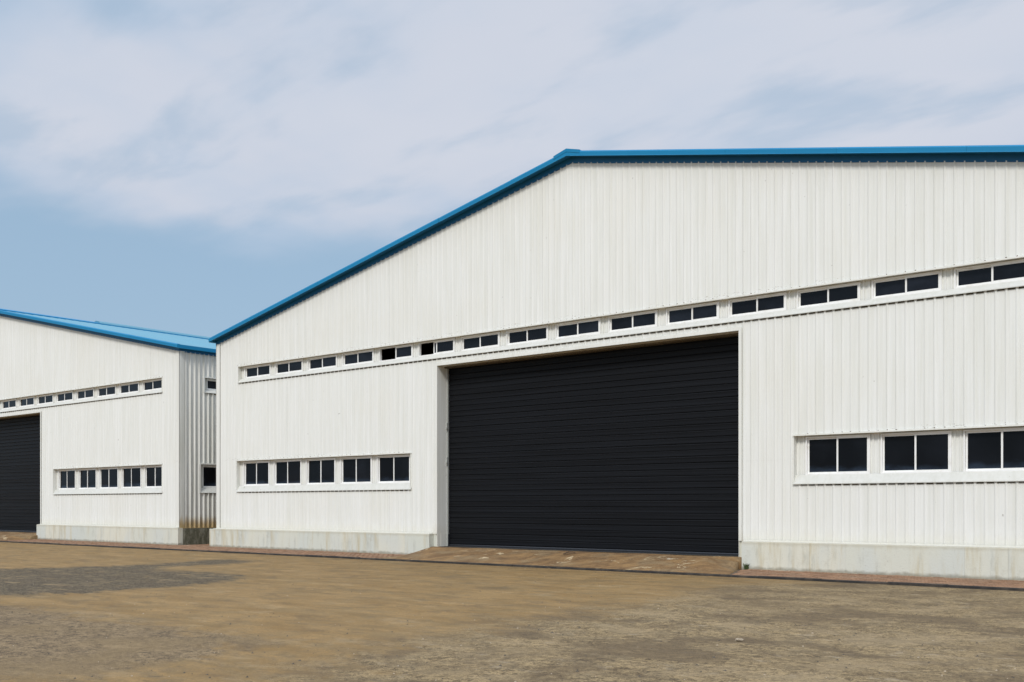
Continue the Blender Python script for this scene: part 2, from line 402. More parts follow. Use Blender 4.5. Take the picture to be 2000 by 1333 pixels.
def build_door(root):
    d = link('roller_door', None, root)
    mb = MB()
    # slat: shallow convex section with a rolled lower edge
    sh = .171; ns = 34; z0 = .36
    sec = [(-.000, .004), (-.012, .012), (-.0135, .030), (-.0100, .080), (-.0105, .120), (-.0135, .150), (-.004, .166), (.012, .166), (.012, .004)]
    xa, xb = DX0-.02, DX1+.02
    a = [(xa, y, z) for y, z in sec]; bb = [(xb, y, z) for y, z in sec]
    mb.prism(a, bb, None); sm = mb.mesh('slat', M['slat']); fixnormals(sm)
    for k in range(ns):
        o = link('slat', sm, d, (0, DOORY + .02 + random.uniform(-.003, .003), z0 + k*sh))
        o.rotation_euler = (random.uniform(-.035, .035), random.uniform(-.0002, .0002), 0)
    mb = MB(); mb.box(xa, xb, DOORY+.034, DOORY+.06, .28, DZ+.1); mb.obj('curtain_backing', M['slat'], d)
    mb = MB(); a = [(xa+.08, y, z) for y, z in [(DOORY-.015, .275), (DOORY-.03, .30), (DOORY-.03, .335), (DOORY-.015, .352), (DOORY+.03, .352), (DOORY+.03, .275)]]
    mb.prism(a, [(xb-.06, p[1], p[2]) for p in a], None); o = mb.obj('bottom_bar', M['bar'], d); fixnormals(o.data)
    mb = MB(); mb.box(DX0-.02, DX0+.05, DOORY-.06, DOORY-.012, .26, .68); mb.obj('guide_foot', M['bar'], d)
    for x in (DX0-.012, DX1-.03):
        mb = MB(); mb.box(x, x+.042, DOORY-.075, DOORY-.02, .30, DZ); mb.obj('guide_rail', M['galv'], d)
    # reveals
    mb = MB(); mb.box(DX0-.014, DX0, -.036, DOORY+.05, .26, DZ+.005); mb.obj('door_jamb', M['trim'], root)
    mb = MB(); mb.box(DX1, DX1+.014, -.036, DOORY+.05, .26, DZ+.005); mb.obj('door_jamb', M['trim'], root)
    mb = MB(); mb.box(DX0, DX1, -.036, .30, DZ, DZ+.012); mb.obj('door_soffit', M['trim'], root)
    mb = MB(); mb.box(DX0, DX1, .30, DOORY+.1, DZ-.045, DZ+.012); mb.obj('door_head_board', M['soffit'], root)
    # face trims round the opening
    mb = MB(); mb.box(DX0-.085, DX1+.085, -.044, -.037, DZ, DZ+.085); mb.obj('door_trim', M['trim'], root)
    for x in (DX0-.085, DX1+.0):
        mb = MB(); mb.box(x, x+.085, -.044, -.037, .70, DZ-.001); mb.obj('door_trim', M['trim'], root)
    # latch brackets on the left rail
    for z in (2.9, 4.02):
        mb = MB(); mb.box(DX0-.005, DX0+.035, DOORY-.11, DOORY-.075, z, z+.26); mb.box(DX0+.005, DX0+.055, DOORY-.135, DOORY-.11, z+.06, z+.12)
        mb.obj('latch_bracket', M['galv'], d)
    # jamb foot trim
    mb = MB(); mb.box(DX0, DX0+.006, .13, DOORY-.02, .2, .70); mb.obj('jamb_foot', M['trim'], root)

def build_plinth(root):
    def run(x0, x1):
        x = x0; out = []
        while x < x1 - .6:
            w_ = random.choice([1.2, 1.25, .9, 1.8, 1.5]); nx = min(x1, x+w_)
            if x1-nx < .6: nx = x1
            out.append((x, nx)); x = nx
        return out
    for x0, x1 in ((-.22, DX0-PIN), (DX1+PIN, BW+.22)):
        for a, b_ in run(x0, x1):
            mb = MB(); e = .0012; dy = random.uniform(-.004, .002)
            # front block with slightly eased upper edge
            a0, b0 = a+(e if a > x0 else 0), b_-(e if b_ < x1 else 0)
            prof = [(-.22+dy, -.12), (-.22+dy, .675), (-.212+dy, .69), (.0, .69), (.0, -.12)]
            A = [(a0, y, z) for y, z in prof]
            mb.prism(A, [(b0, y, z) for y, z in prof], None)
            o = mb.obj('plinth_block', M['conc'], root); fixnormals(o.data)
    # side plinths
    for x0, x1 in ((-.22, .0), (BW, BW+.22)):
        mb = MB(); mb.box(x0, x1, .002, LEN, -.12, .66); mb.obj('side_plinth', M['moss'], root)
    # return of the plinth into the doorway
    for x0, x1 in ((DX0-PIN-.1, DX0-.002), (DX1+.002, DX1+PIN+.1)):
        mb = MB(); mb.box(x0, x1, .001, .13, -.1, .688); mb.obj('plinth_return', M['conc'], root)

def build_roof(root, front_vent=5.84):
    OH, EO = .25, .22      # rake overhang, eave overhang
    top, bot = .28, .15
    # roof sheets: each slope in strips of 3 m along the ridge
    for sgn in (-1, 1):
        def X(d): return BW/2 + sgn*d
        dm = BW/2 + EO
        zc = lambda d: APEX + top - .02 - SLOPE*d
        ys = np.arange(0, LEN+.01, 3.0)
        ys[0] = -OH+.01
        for ya, yb in zip(ys, ys[1:]):
            mb = MB(); n = int((yb-ya)/.5)+1; yy = np.linspace(ya, yb, n+1)
            for k in range(n):
                y0, y1 = yy[k], yy[k+1]
                pts = [(y0, 0), (y0+.03, .018), (y0+.06, .018), (y0+.09, 0), (y1, 0)]
                for (pa, ha), (pb, hb) in zip(pts, pts[1:]):
                    q = [(X(0), pa, zc(0)+ha), (X(0), pb, zc(0)+hb), (X(dm), pb, zc(dm)+hb), (X(dm), pa, zc(dm)+ha)]
                    mb.quad(*(q if sgn < 0 else q[::-1]))
            mb.obj('roof_sheet', M['roof'], root)
        # underside
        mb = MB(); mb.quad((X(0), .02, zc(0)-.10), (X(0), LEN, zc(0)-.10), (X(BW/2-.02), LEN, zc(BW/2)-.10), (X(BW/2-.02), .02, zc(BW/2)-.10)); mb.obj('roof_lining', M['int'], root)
        # rake fascia in lengths, with soffit and wall flashing
        d = 0.0
        while d < dm - .01:
            L = 2.95 if d > 0 else 2.1
            e = min(dm, d+L)
            if dm-e < .8: e = dm
            mb = MB(); dy = random.uniform(-.004, .004); g = .004 if d > 0 else 0
            prof = [(-OH+dy, top), (-OH-.012+dy, top-.012), (-OH-.012+dy, bot+.012), (-OH-.018+dy, bot), (-OH+.02+dy, bot), (-OH+.02+dy, top-.03), (-OH+.12, top-.02), (-OH+.12, top+.022), (-OH+.01+dy, top+.022)]
            A = [(X(d+g), y, APEX-SLOPE*(d+g)+z) for y, z in prof]; B = [(X(e), y, APEX-SLOPE*e+z) for y, z in prof]
            mb.prism(A, B, None); o = mb.obj('rake_fascia', M['fascia'], root); fixnormals(o.data)
            d = e
        mb = MB(); prof = [(-OH+.021, bot+.021), (-OH+.021, bot+.03), (-.004, bot+.03), (-.004, bot+.021)]
        mb.prism([(X(0), y, APEX+z) for y, z in prof], [(X(dm), y, APEX-SLOPE*dm+z) for y, z in prof], None)
        o = mb.obj('rake_soffit', M['flash'], root); fixnormals(o.data)
        mb = MB(); prof = [(-.006, bot+.02), (-.014, bot+.02), (-.014, .004), (-.018, -.006), (-.006, -.006)]
        dw = BW/2 + .05
        mb.prism([(X(0), y, APEX+z) for y, z in prof], [(X(dw), y, APEX-SLOPE*dw+z) for y, z in prof], None)
        o = mb.obj('rake_flashing', M['flash'], root); fixnormals(o.data)
        # eave gutter and eave flashing along the side
        ze = APEX - SLOPE*dm
        mb = MB(); mb.box(min(X(dm-.13), X(dm+.01)), max(X(dm-.13), X(dm+.01)), -OH+.02, LEN, ze+bot-.015, ze+top+.004); mb.obj('gutter', M['fascia'], root)
        xs_ = (X(BW/2+.036), X(dm-.13)); mb = MB(); mb.box(min(xs_), max(xs_), -.05, LEN, ze+bot+.02, ze+bot+.03); mb.obj('eave_soffit', M['flash'], root)
        xs_ = (X(BW/2+.034), X(BW/2+.042)); mb = MB(); mb.box(min(xs_), max(xs_), -.045, LEN, EAVE-.03, ze+bot+.02); mb.obj('eave_flashing', M['flash'], root)
    # ridge cap
    mb = MB()
    for sgn in (-1, 1):
        pts = [(0, top+.075), (.46, top+.085-SLOPE*.46-.04), (.46, top-.05-SLOPE*.46), (0, top-.02)]
        A = [(BW/2+sgn*x, -OH-.022, APEX+z) for x, z in pts]; B = [(BW/2+sgn*x, LEN, APEX+z) for x, z in pts]
        mb.prism(A, B, None)
    o = mb.obj('ridge_cap', M['fascia'], root); fixnormals(o.data)
    # raised ridge vent further back
    mb = MB(); pts = [(-.46, .0), (-.40, .10), (-.30, .19), (0, .25), (.30, .19), (.40, .10), (.46, .0)]
    mb.prism([(BW/2+x, front_vent, APEX+top+z-.1) for x, z in pts], [(BW/2+x, LEN-2, APEX+top+z-.1) for x, z in pts], None)
    o = mb.obj('ridge_vent', M['roof'], root); fixnormals(o.data)

def build_sides(root, windows_right):
    """side and back walls; cladding built along a local x axis then turned"""
    yc = [1.98 + 1.9*k for k in range(9)]
    for side in (0, 1):
        h = link('side_wall', None, root)
        # local x of the sheet runs away from the street
        if side: h.location = (BW, 0, 0); h.rotation_euler = (0, 0, R(90))      # local -y -> +x
        else: h.location = (0, 0, 0); h.rotation_euler = (0, 0, R(90)); h.scale = (1, -1, 1)
        ops = []
        if side and windows_right:
            ops = [(.96, 18.0, LO0, LO1), (1.16, 18.2, UP0, UP1)]
        ncol = int(LEN/(PITCH*5))
        for c in range(ncol):
            mb = sheet(c*5, 5, .69, lambda x: EAVE+.01, ops, amp=.048, prof=PROF_SIDE)
            me = mb.mesh('cladding_panel', M['clad_side']); weld(me); link('cladding_panel', me, h, (0, random.uniform(-.002, 0), 0))
        mb = MB(); mb.box(-.034, .20, -.048, -.043, .69, EAVE+.01); mb.obj('corner_trim', M['clad_side'], h)
        mb = MB(); mb.box(-.034, LEN, -.075, .0, .668, .688); mb.obj('drip_flashing', M['clad_side'], h)
        if not ops:
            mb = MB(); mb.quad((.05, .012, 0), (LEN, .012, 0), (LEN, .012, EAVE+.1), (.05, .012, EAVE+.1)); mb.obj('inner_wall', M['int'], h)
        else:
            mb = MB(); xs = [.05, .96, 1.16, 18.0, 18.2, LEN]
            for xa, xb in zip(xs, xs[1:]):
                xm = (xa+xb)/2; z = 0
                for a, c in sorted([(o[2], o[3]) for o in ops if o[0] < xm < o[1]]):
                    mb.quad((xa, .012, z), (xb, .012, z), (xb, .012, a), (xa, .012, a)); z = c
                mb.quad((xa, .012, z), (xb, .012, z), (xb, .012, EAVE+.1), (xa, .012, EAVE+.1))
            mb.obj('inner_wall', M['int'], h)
            for o_, ctrs, kind, zw in ((ops[0], [1.95+1.87*k for k in range(8)], 'low', 2.348), (ops[1], [2.15+1.87*k for k in range(8)], 'up', 6.465)):
                x0, x1, z0, z1 = o_
                mb = MB(); mb.box(x0-.06, x1+.03, -.056, -.050, z1-.02, z1+.03); mb.box(x0-.06, x1+.03, -.050, .2, z1-.02, z1-.012); mb.obj('head_flashing', M['trim'], h)
                mb = MB(); a = [(x0-.06, y, z) for y, z in [(-.06, z0), (-.06, z0-.02), (-.05, z0-.02), (-.05, z0-.004), (.088, zw+.002), (.088, zw+.008)]]
                mb.prism(a, [(x1+.03, p[1], p[2]) for p in a], None); q = mb.obj('sill_flashing', M['sill'], h); fixnormals(q.data)
                mb = MB(); mb.box(x0-.07, x0, -.056, -.050, z0-.02, z1-.021); mb.box(x0-.006, x0, -.05, .2, z0, z1-.02); mb.obj('end_flashing', M['trim'], h)
                mb = MB(); mb.box(x0, x1, .137, .15, zw-.01, z1-.02); 
                # backing is behind the windows only between them
                prev = x0
                we = .8
                mb = MB()
                for c in ctrs+[99]:
                    e = min(c-we, x1)
                    if e-prev > .01: mb.box(prev, e, .125, .14, zw-.01, z1-.02)
                    prev = c+we
                mb.obj('infill_panel', M['clad_side'], h)
                mb = MB(); mb.box(x0, x1, .14, .15, zw+window_mesh(kind)[4]-.002, z1-.02); mb.obj('head_filler', M['trim'], h)
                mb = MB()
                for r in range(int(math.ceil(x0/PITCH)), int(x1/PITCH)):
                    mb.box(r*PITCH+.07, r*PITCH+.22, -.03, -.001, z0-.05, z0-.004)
                mb.obj('shade_strip', M['shade'], h, kind='stuff')  # dark boxes added as painted shade beneath the side sill lip
                # windows of a side wall are its sub-parts: one joined unit each
                fr, sa, pa, w_, h_, f_, sw = window_mesh(kind)
                for c in ctrs:
                    link('window_frame', fr, h, (c, 0, zw))
                    xr = w_/2-f_-sw/2
                    for x, yy in ((-xr, .14), (xr, .094)):
                        link('sash', sa, h, (c+x, yy, zw+f_)); link('pane', pa, h, (c+x, yy, zw+f_))
    mb = MB(); mb.quad((0, LEN, 0), (BW, LEN, 0), (BW, LEN, EAVE), (0, LEN, EAVE))
    mb.v += [(0, LEN, EAVE), (BW, LEN, EAVE), (BW/2, LEN, APEX)]; mb.f.append((4, 5, 6)); mb.obj('rear_wall', M['clad_side'], root)
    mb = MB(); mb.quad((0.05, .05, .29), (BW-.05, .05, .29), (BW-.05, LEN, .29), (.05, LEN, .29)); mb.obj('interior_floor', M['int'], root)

def warehouse(x, label, states, wr):
    root = link('warehouse', None, None, (x, 0, 0), label=label, category='warehouse', group='white warehouses with blue roofs')
    build_front(root, states); build_door(root); build_plinth(root); build_roof(root); build_sides(root, wr)
    return root
warehouse(0, 'large white ribbed warehouse at right with black roller door and two open upper windows', {4: 'open_wide', 5: 'open_half'}, False)
DX1 = 22.84; PIN = .0     # the far door is a little wider
OPEN[3] = (DX0, DX1, -1, DZ)
warehouse(-37.18, 'white ribbed warehouse at far left with its blue roof slope showing', {}, True)

# ------------------------------------------------------------------ ground
def px2g(x, y, z=-.05):
    Yc = 2051*(1.6-z)/(y-988); X = (x-1000)/2051*Yc
    v = np.array([X+11.58, Yc-41.3]); return v@np.array([.77, -.6381]), v@np.array([.6381, .77])
# outlines of the bare, dark patches of the yard in metres (x, y)
PATCH_A = [(6.5,-14.5),(7.6,-11.9),(8.4,-8.8),(7.7,-5.4),(8.1,-4.6),(10.3,-5.8),(9.9,-8.8),(11.6,-9.4),(14.4,-9.1),(15.7,-10.1),(16.1,-11.7),(16.6,-13.5),(16.5,-14.7),(15.9,-15.6),(12,-20),(8,-20)]
PATCH_B = [(17.2,-16.2),(17.8,-16.0),(19.9,-16.2),(20.4,-16.0),(21.6,-16.4),(22.4,-16.3),(24.3,-16.4),(25.3,-16.2),(25.5,-17.2),(25.4,-18.0),(25.9,-19.4),(25.3,-19.9),(20,-23),(16,-22)]
PATCH_C = [(60,-2.0),(27.0,-2.0),(25.4,-3.4),(24.4,-4.6),(24.8,-6.0),(25.8,-8.8),(25.5,-12.7),(26.3,-15.1),(26.2,-15.8),(26.5,-17.1),(27.4,-18.2),(29,-22),(60,-30)]
def inside(px, py, poly):
    r = np.zeros(px.shape, bool); n = len(poly)
    for i in range(n):
        x0, y0 = poly[i]; x1, y1 = poly[(i+1) % n]
        if y0 == y1: continue
        c = ((y0 > py) != (y1 > py)) & (px < (x1-x0)*(py-y0)/(y1-y0)+x0); r ^= c
    return r
fx = np.arange(-30, 46, .14); fy = np.arange(-30, -2.55, .14)
gxs = np.concatenate([[-2500, -600, -150, -60], fx, [60, 100, 200, 700, 2500]])
gys = np.concatenate([[-2500, -600, -200, -80, -45], fy, [-2.55]])
GX, GY = np.meshgrid(gxs, gys)
def blur(a, r):
    k = np.ones(2*r+1)/(2*r+1)
    for _ in range(2):
        a = np.apply_along_axis(lambda q: np.convolve(np.pad(q, r, 'edge'), k, 'valid'), 0, a)
        a = np.apply_along_axis(lambda q: np.convolve(np.pad(q, r, 'edge'), k, 'valid'), 1, a)
    return a
ma = blur(inside(GX, GY, PATCH_A).astype(float), 3); mbm = blur(inside(GX, GY, PATCH_B).astype(float), 5); mc = blur(inside(GX, GY, PATCH_C).astype(float), 8)
def undulate(x, y): return .008*np.sin(x*.9+y*.35)+.006*np.sin(y*1.3-x*.4+1)+.004*np.sin(x*2.1+y*1.7)
GZ = -.050 + undulate(GX, GY)*np.clip((-2.6-GY)/1.5, 0, 1)*((np.abs(GX) < 60) & (GY > -40))
ny, nx = GX.shape
verts = np.stack([GX, GY, GZ], -1).reshape(-1, 3)
idx = np.arange(nx*ny).reshape(ny, nx)
faces = np.stack([idx[:-1, :-1], idx[:-1, 1:], idx[1:, 1:], idx[1:, :-1]], -1).reshape(-1, 4)
me = bpy.data.meshes.new('asphalt_yard'); me.from_pydata(verts.tolist(), [], faces.tolist()); me.update()
for nm, arr in (('patch_dark', ma), ('patch_mid', mbm), ('patch_right', mc)):
    at = me.attributes.new(nm, 'FLOAT', 'POINT'); at.data.foreach_set('value', arr.reshape(-1).astype(np.float32))

def ground_mat():
    m, t, b = new_mat('yard_surface'); geo = t.add('ShaderNodeNewGeometry'); pos = geo.outputs['Position']
    def attr(n): return t.add('ShaderNodeAttribute', attribute_name=n).outputs['Fac']
    big = t.noise(pos, .55, 6, .62); med = t.noise(pos, 2.3, 6, .65); streak = t.noise(t.scale(pos, (.5, 1.6, 1)), 1.3, 6, .65, dist=.4)
    grit = t.noise(pos, 55, 3, .7); grit2 = t.noise(pos, 140, 2, .6)
    fr1 = t.noise(t.scale(pos, (.7, 1.3, 1)), 2.4, 8, .75, dist=.5)
    edge = t.math('ADD', t.math('MULTIPLY', t.math('SUBTRACT', fr1, .5), 1.9), t.math('MULTIPLY', t.math('SUBTRACT', big, .5), .9))
    def msk(n, lo, hi, k=1.0): return t.smooth(t.math('ADD', attr(n), t.math('MULTIPLY', edge, k)), lo, hi)
    A, B, C = msk('patch_dark', .26, .88, 1.25), msk('patch_mid', .3, .8, 1.0), msk('patch_right', .15, .85, 1.0)
    # dust-covered surface
    tan = t.mix(t.smooth(streak, .33, .68), c4(.222, .136, .049), c4(.318, .208, .090))
    tan = t.mix(t.smooth(t.noise(pos, .9, 5, .6), .5, .72, 0, .6), tan, c4(.180, .127, .058))
    tan = t.mix(t.smooth(t.noise(t.scale(pos, (.5, 1.2, 1)), 2.2, 8, .75), .52, .66, 0, .75), tan, c4(.125, .092, .046))
    tan = t.mix(t.smooth(t.noise(t.scale(pos, (.8, 1.0, 1)), 1.4, 7, .75, dist=.6), .60, .68, 0, .5), tan, c4(.30, .205, .105))
    tan = t.mix(t.smooth(t.noise(pos, 9, 6, .8), .42, .66, 0, .35), tan, c4(.13, .10, .06))
    tan = t.mix(t.smooth(grit, .5, .75, 0, .35), tan, c4(.33, .26, .15))
    tan = t.mix(t.smooth(t.noise(pos, 24, 6, .85), .44, .60, .32, 0), tan, c4(.085, .062, .036))
    tan = t.mix(t.smooth(t.noise(pos, 1.7, 8, .72), .46, .64, 0, .45), tan, c4(.195, .142, .075))
    damp = t.noise(t.scale(pos, (.45, 1.3, 1)), .9, 7, .7, dist=.4)
    tan = t.mix(t.smooth(damp, .54, .66, 0, .5), tan, c4(.125, .098, .058))
    # exposed aggregate: several sizes of stones, dark pits between them
    g1 = t.noise(pos, 9, 6, .82); g2 = t.noise(pos, 17, 5, .8); g3 = t.noise(pos, 5.5, 7, .78)
    vo = t.add('ShaderNodeTexVoronoi', ins={'Vector': pos, 'Scale': 60.0, 'Randomness': 1.0})
    vs = t.add('ShaderNodeSeparateColor', ins={0: vo.outputs['Color']}); vr = vs.outputs[0]
    spk = t.math('ADD', t.math('MULTIPLY', g1, .55), t.math('ADD', t.math('MULTIPLY', g2, .35), t.math('MULTIPLY', vr, .10)))
    agg_r = t.mix(t.smooth(spk, .42, .56), c4(.065, .045, .025), c4(.325, .245, .138))
    agg_r = t.mix(t.smooth(med, .42, .66, 0, .55), agg_r, c4(.185, .145, .092))
    agg_r = t.mix(t.smooth(big, .48, .70, 0, .5), agg_r, c4(.225, .165, .092))
    agg_r = t.mix(t.smooth(g3, .56, .64, 0, .6), agg_r, c4(.045, .035, .025))
    agg_r = t.mix(t.smooth(t.noise(t.scale(pos, (1, 1.2, 1)), 3.1, 6, .7), .57, .68, 0, .6), agg_r, c4(.33, .275, .20))
    lg = t.noise(t.scale(pos, (.8, 1.0, 1)), .75, 6, .66, dist=.5)
    agg_r = t.mix(t.smooth(lg, .48, .60, 0, .7), agg_r, c4(.105, .075, .045))
    agg_r = t.mix(t.smooth(lg, .46, .36, 0, .45), agg_r, c4(.31, .24, .15))
    agg_m = t.mix(t.smooth(spk, .42, .57), c4(.072, .052, .033), c4(.27, .20, .12))
    agg_m = t.mix(t.smooth(big, .42, .66, 0, .75), agg_m, c4(.195, .140, .075))
    agg_m = t.mix(t.smooth(g3, .57, .66, 0, .4), agg_m, c4(.065, .053, .042))
    agg_d = t.mix(t.smooth(spk, .40, .60), c4(.024, .019, .013), c4(.160, .128, .085))
    agg_d = t.mix(t.smooth(t.noise(t.scale(pos, (.6, 1.6, 1)), 2.0, 7, .75), .54, .62, 0, .7), agg_d, c4(.155, .118, .072))
    agg_d = t.mix(t.smooth(streak, .55, .68, 0, .6), agg_d, c4(.21, .155, .09))
    col = t.mix(C, tan, agg_r); col = t.mix(B, col, agg_m); col = t.mix(A, col, agg_d)
    col = t.mix(1.0, col, c4(.99, .955, .87), 'MULTIPLY')
    col = t.mix(t.math('MAXIMUM', B, C), col, t.mix(1.0, col, c4(.96, .965, .97), 'MULTIPLY'))
    stn = t.noise(t.scale(pos, (.7, 1.1, 1)), 1.15, 8, .74, dist=.3)
    col = t.mix(t.smooth(stn, .53, .62, 0, .38), col, c4(.085, .060, .036))
    col = t.mix(t.smooth(stn, .44, .37, 0, .30), col, c4(.33, .24, .13))
    t.set(b, 'Base Color', col); b.inputs['Roughness'].default_value = .9; b.inputs['Specular IOR Level'].default_value = .25
    rough_amt = t.math('MAXIMUM', t.math('MAXIMUM', A, B), C)
    h1 = t.math('MULTIPLY', t.math('SUBTRACT', 1.0, vo.outputs['Distance']), t.math('ADD', t.math('MULTIPLY', rough_amt, .9), .12))
    h = t.math('ADD', h1, t.math('MULTIPLY', grit, .5)); h = t.math('ADD', h, t.math('MULTIPLY', med, .9))
    bump(t, b, h, .010, .8)
    return m
M['yard'] = ground_mat(); me.materials.append(M['yard'])
yard = link('asphalt_yard', me, None, kind='structure')

# ground under and behind the warehouses
mb = MB(); mb.quad((-2500, -2.54, -.125), (2500, -2.54, -.125), (2500, 2500, -.125), (-2500, 2500, -.125))
mb.obj('ground', M['yard'], None, kind='structure')

# ------------------------------------------------------------------ brick pavement
m, t, b = new_mat('brick_paver'); geo = t.add('ShaderNodeNewGeometry'); pos = geo.outputs['Position']
tn = t.add('ShaderNodeAttribute', attribute_name='tint').outputs['Fac']
col = t.mix(tn, c4(.165, .085, .044), c4(.315, .18, .10))
col = t.mix(t.smooth(t.noise(pos, 1.1, 5, .6), .45, .7, 0, .6), col, c4(.24, .165, .105))
col = t.mix(t.smooth(t.noise(pos, 30, 4, .6), .52, .7, 0, .5), col, c4(.15, .085, .06))
t.set(b, 'Base Color', col); b.inputs['Roughness'].default_value = .9; bump(t, b, t.noise(pos, 60, 3), .004, .6); M['brick'] = m
m, t, b = new_mat('joint_sand'); geo = t.add('ShaderNodeNewGeometry')
t.set(b, 'Base Color', t.mix(t.noise(geo.outputs['Position'], 8, 4), c4(.055, .038, .024), c4(.14, .098, .06))); b.inputs['Roughness'].default_value = .95; M['sand'] = m
m, t, b = new_mat('tar_kerb'); geo = t.add('ShaderNodeNewGeometry'); pos = geo.outputs['Position']
t.set(b, 'Base Color', t.mix(t.smooth(t.noise(pos, 3, 5, .65), .4, .75), c4(.022, .020, .019), c4(.075, .060, .045))); b.inputs['Roughness'].default_value = .9; bump(t, b, t.noise(pos, 20, 4), .01, .7); M['kerb'] = m

pav = link('brick_pavement', None, None, kind='structure')
# ramps in plan: rectangle in front of each door with flared wings
RX0, RX1, RY = DX0, DX1, -2.52
def ramp_limits(y):
    """ramp edges at distance y in front of a door (local x)"""
    f = min(1, max(0, (-y-.22)/(2.3)))
    return 10.85 + .95*f, DX1 + .10 + .90*f
def in_ramp(x, y):
    for ox in (0, -37.18):
        a, b_ = ramp_limits(y)
        if a+.05 < x-ox < b_-.06: return True
    return False
base = MB(); base.quad((-75, -2.5, -.02), (60, -2.5, -.02), (60, 1.0, -.02), (-75, 1.0, -.02)); base.quad((-2.62, 1.0, -.02), (0, 1.0, -.02), (0, 40, -.02), (-2.62, 40, -.02))
base.obj('joint_sand', M['sand'], pav)
V, F, T = [], [], []
BLc, BWc = .22, .11
def add_brick(x0, x1, y0, y1):
    g = .006; zt = random.uniform(-.006, .004); s1 = random.uniform(-.0025, .0025); i = len(V); tt = random.random(); c = .006
    V.extend([(x0+g, y0+g, -.02), (x1-g, y0+g, -.02), (x1-g, y1-g, -.02), (x0+g, y1-g, -.02),
              (x0+g+c, y0+g+c, zt+s1), (x1-g-c, y0+g+c, zt-s1), (x1-g-c, y1-g-c, zt-s1), (x0+g+c, y1-g-c, zt+s1)])
    F.extend([(i+4, i+5, i+6, i+7), (i, i+1, i+5, i+4), (i+1, i+2, i+6, i+5), (i+3, i, i+4, i+7), (i+2, i+3, i+7, i+6)]); T.extend([tt]*8)
for r in range(21):
    y0 = -2.49 + r*BWc
    x = -62 + (r % 2)*.11
    while x < 40:
        if not in_ramp(x+.11, y0+.05) and not (y0 > -.24 and not (-2.45 < x < -.3)): add_brick(x, x+BLc, y0, y0+BWc)
        x += BLc
for r in range(60):
    y0 = -.18+r*BWc; x = -2.42 + (r % 2)*.11
    while x < -.3: add_brick(x, x+BLc, y0, y0+BWc); x += BLc
me = bpy.data.meshes.new('paving_bricks'); me.from_pydata(V, [], F); me.update(); at = me.attributes.new('tint', 'FLOAT', 'POINT'); at.data.foreach_set('value', T)
me.materials.append(M['brick']); link('paving_bricks', me, pav, kind='stuff')
# dark kerb strip along the edge
mb = MB(); x = -75.0
while x < 60:
    nx = min(60, x+random.uniform(.9, 1.6)); zt = .006+random.uniform(-.006, .008); dy = random.uniform(-.012, .012)
    prof = [(-2.555+dy, -.12), (-2.55+dy, zt-.012), (-2.535+dy, zt), (-2.495, zt), (-2.495, -.12)]
    mb.prism([(x, y, z) for y, z in prof], [(nx, y, z) for y, z in prof], None); x = nx
o = mb.obj('kerb', M['kerb'], None, kind='structure'); fixnormals(o.data)

# ------------------------------------------------------------------ door ramps
m, t, b = new_mat('ramp_concrete'); geo = t.add('ShaderNodeNewGeometry'); pos = geo.outputs['Position']
st = t.noise(t.scale(pos, (1.1, .8, 1)), 1.5, 7, .68, dist=.3)
col = t.mix(t.smooth(st, .35, .68), c4(.130, .068, .023), c4(.275, .160, .060))
col = t.mix(t.smooth(t.noise(pos, .8, 4, .6), .48, .62, 0, .75), col, c4(.230, .160, .080))
col = t.mix(t.smooth(t.noise(t.scale(pos, (1.2, .9, 1)), 1.6, 8, .75, dist=.3), .50, .64, 0, .6), col, c4(.085, .046, .018))
cr = t.noise(t.scale(pos, (1, .7, 1)), 1.5, 7, .75, dist=1.0); cr2 = t.noise(pos, .7, 2, .5)
col = t.mix(t.math('MULTIPLY', t.smooth(cr, .585, .63), t.smooth(cr2, .36, .50)), col, c4(.52, .41, .25))
col = t.mix(t.smooth(t.noise(pos, 3.4, 6, .7), .56, .72, 0, .6), col, c4(.10, .065, .035))
col = t.mix(t.smooth(t.noise(pos, 60, 3, .7), .5, .75, 0, .4), col, c4(.36, .27, .16))
t.set(b, 'Base Color', col); b.inputs['Roughness'].default_value = .9
bump(t, b, t.math('ADD', t.noise(pos, 3.4, 6, .7), t.math('MULTIPLY', t.noise(pos, 50, 3), .35)), .02, .7); M['ramp'] = m
for ox in (0, -37.18):
    DX1 = 22.60 if ox == 0 else 22.84
    ys = np.linspace(DOORY+.1, -2.50, 46); n = 120; V, F = [], []
    for j, y in enumerate(ys):
        a, b_ = ramp_limits(y)
        if y > -.21: a, b_ = DX0-.17, DX1+.17
        a0 = 10.85
        k = min(1, max(0, (-.05-y)/(2.45)))
        for i in range(n+1):
            u = i/n; x = a+(b_-a)*u
            zc = .275*(1-k**1.15) + .004
            e = min(1, (x-a)/1.1) if y <= -.21 else 1
            e2 = min(1, (b_-x)/.75) if y <= -.21 else 1
            e = e*e*(3-2*e); e2 = .62+.38*e2 if y > -.6 else max(0, e2)**.7
            z = zc*e*min(1, e2) + .003 + .005*math.sin(x*2.3+y*3) * (1-k)
            V.append((x+ox, y, z))
    for j in range(len(ys)-1):
        for i in range(n):
            q = j*(n+1)+i; F.append((q, q+n+1, q+n+2, q+1))
    # skirts
    nV = len(V); 
    for j in range(len(ys)):
        for q in (j*(n+1), j*(n+1)+n):
            x, y, z = V[q]; V.append((x, y, -.12))
    for j in range(len(ys)-1):
        F.append((j*(n+1), nV+2*j, nV+2*j+2, (j+1)*(n+1))); F.append((j*(n+1)+n, (j+1)*(n+1)+n, nV+2*j+3, nV+2*j+1))
    me = bpy.data.meshes.new('door_ramp'); me.from_pydata(V, [], F); me.update(); me.materials.append(M['ramp']); fixnormals(me)
    for p in me.polygons: p.use_smooth = True
    link('door_ramp', me, None, kind='structure')

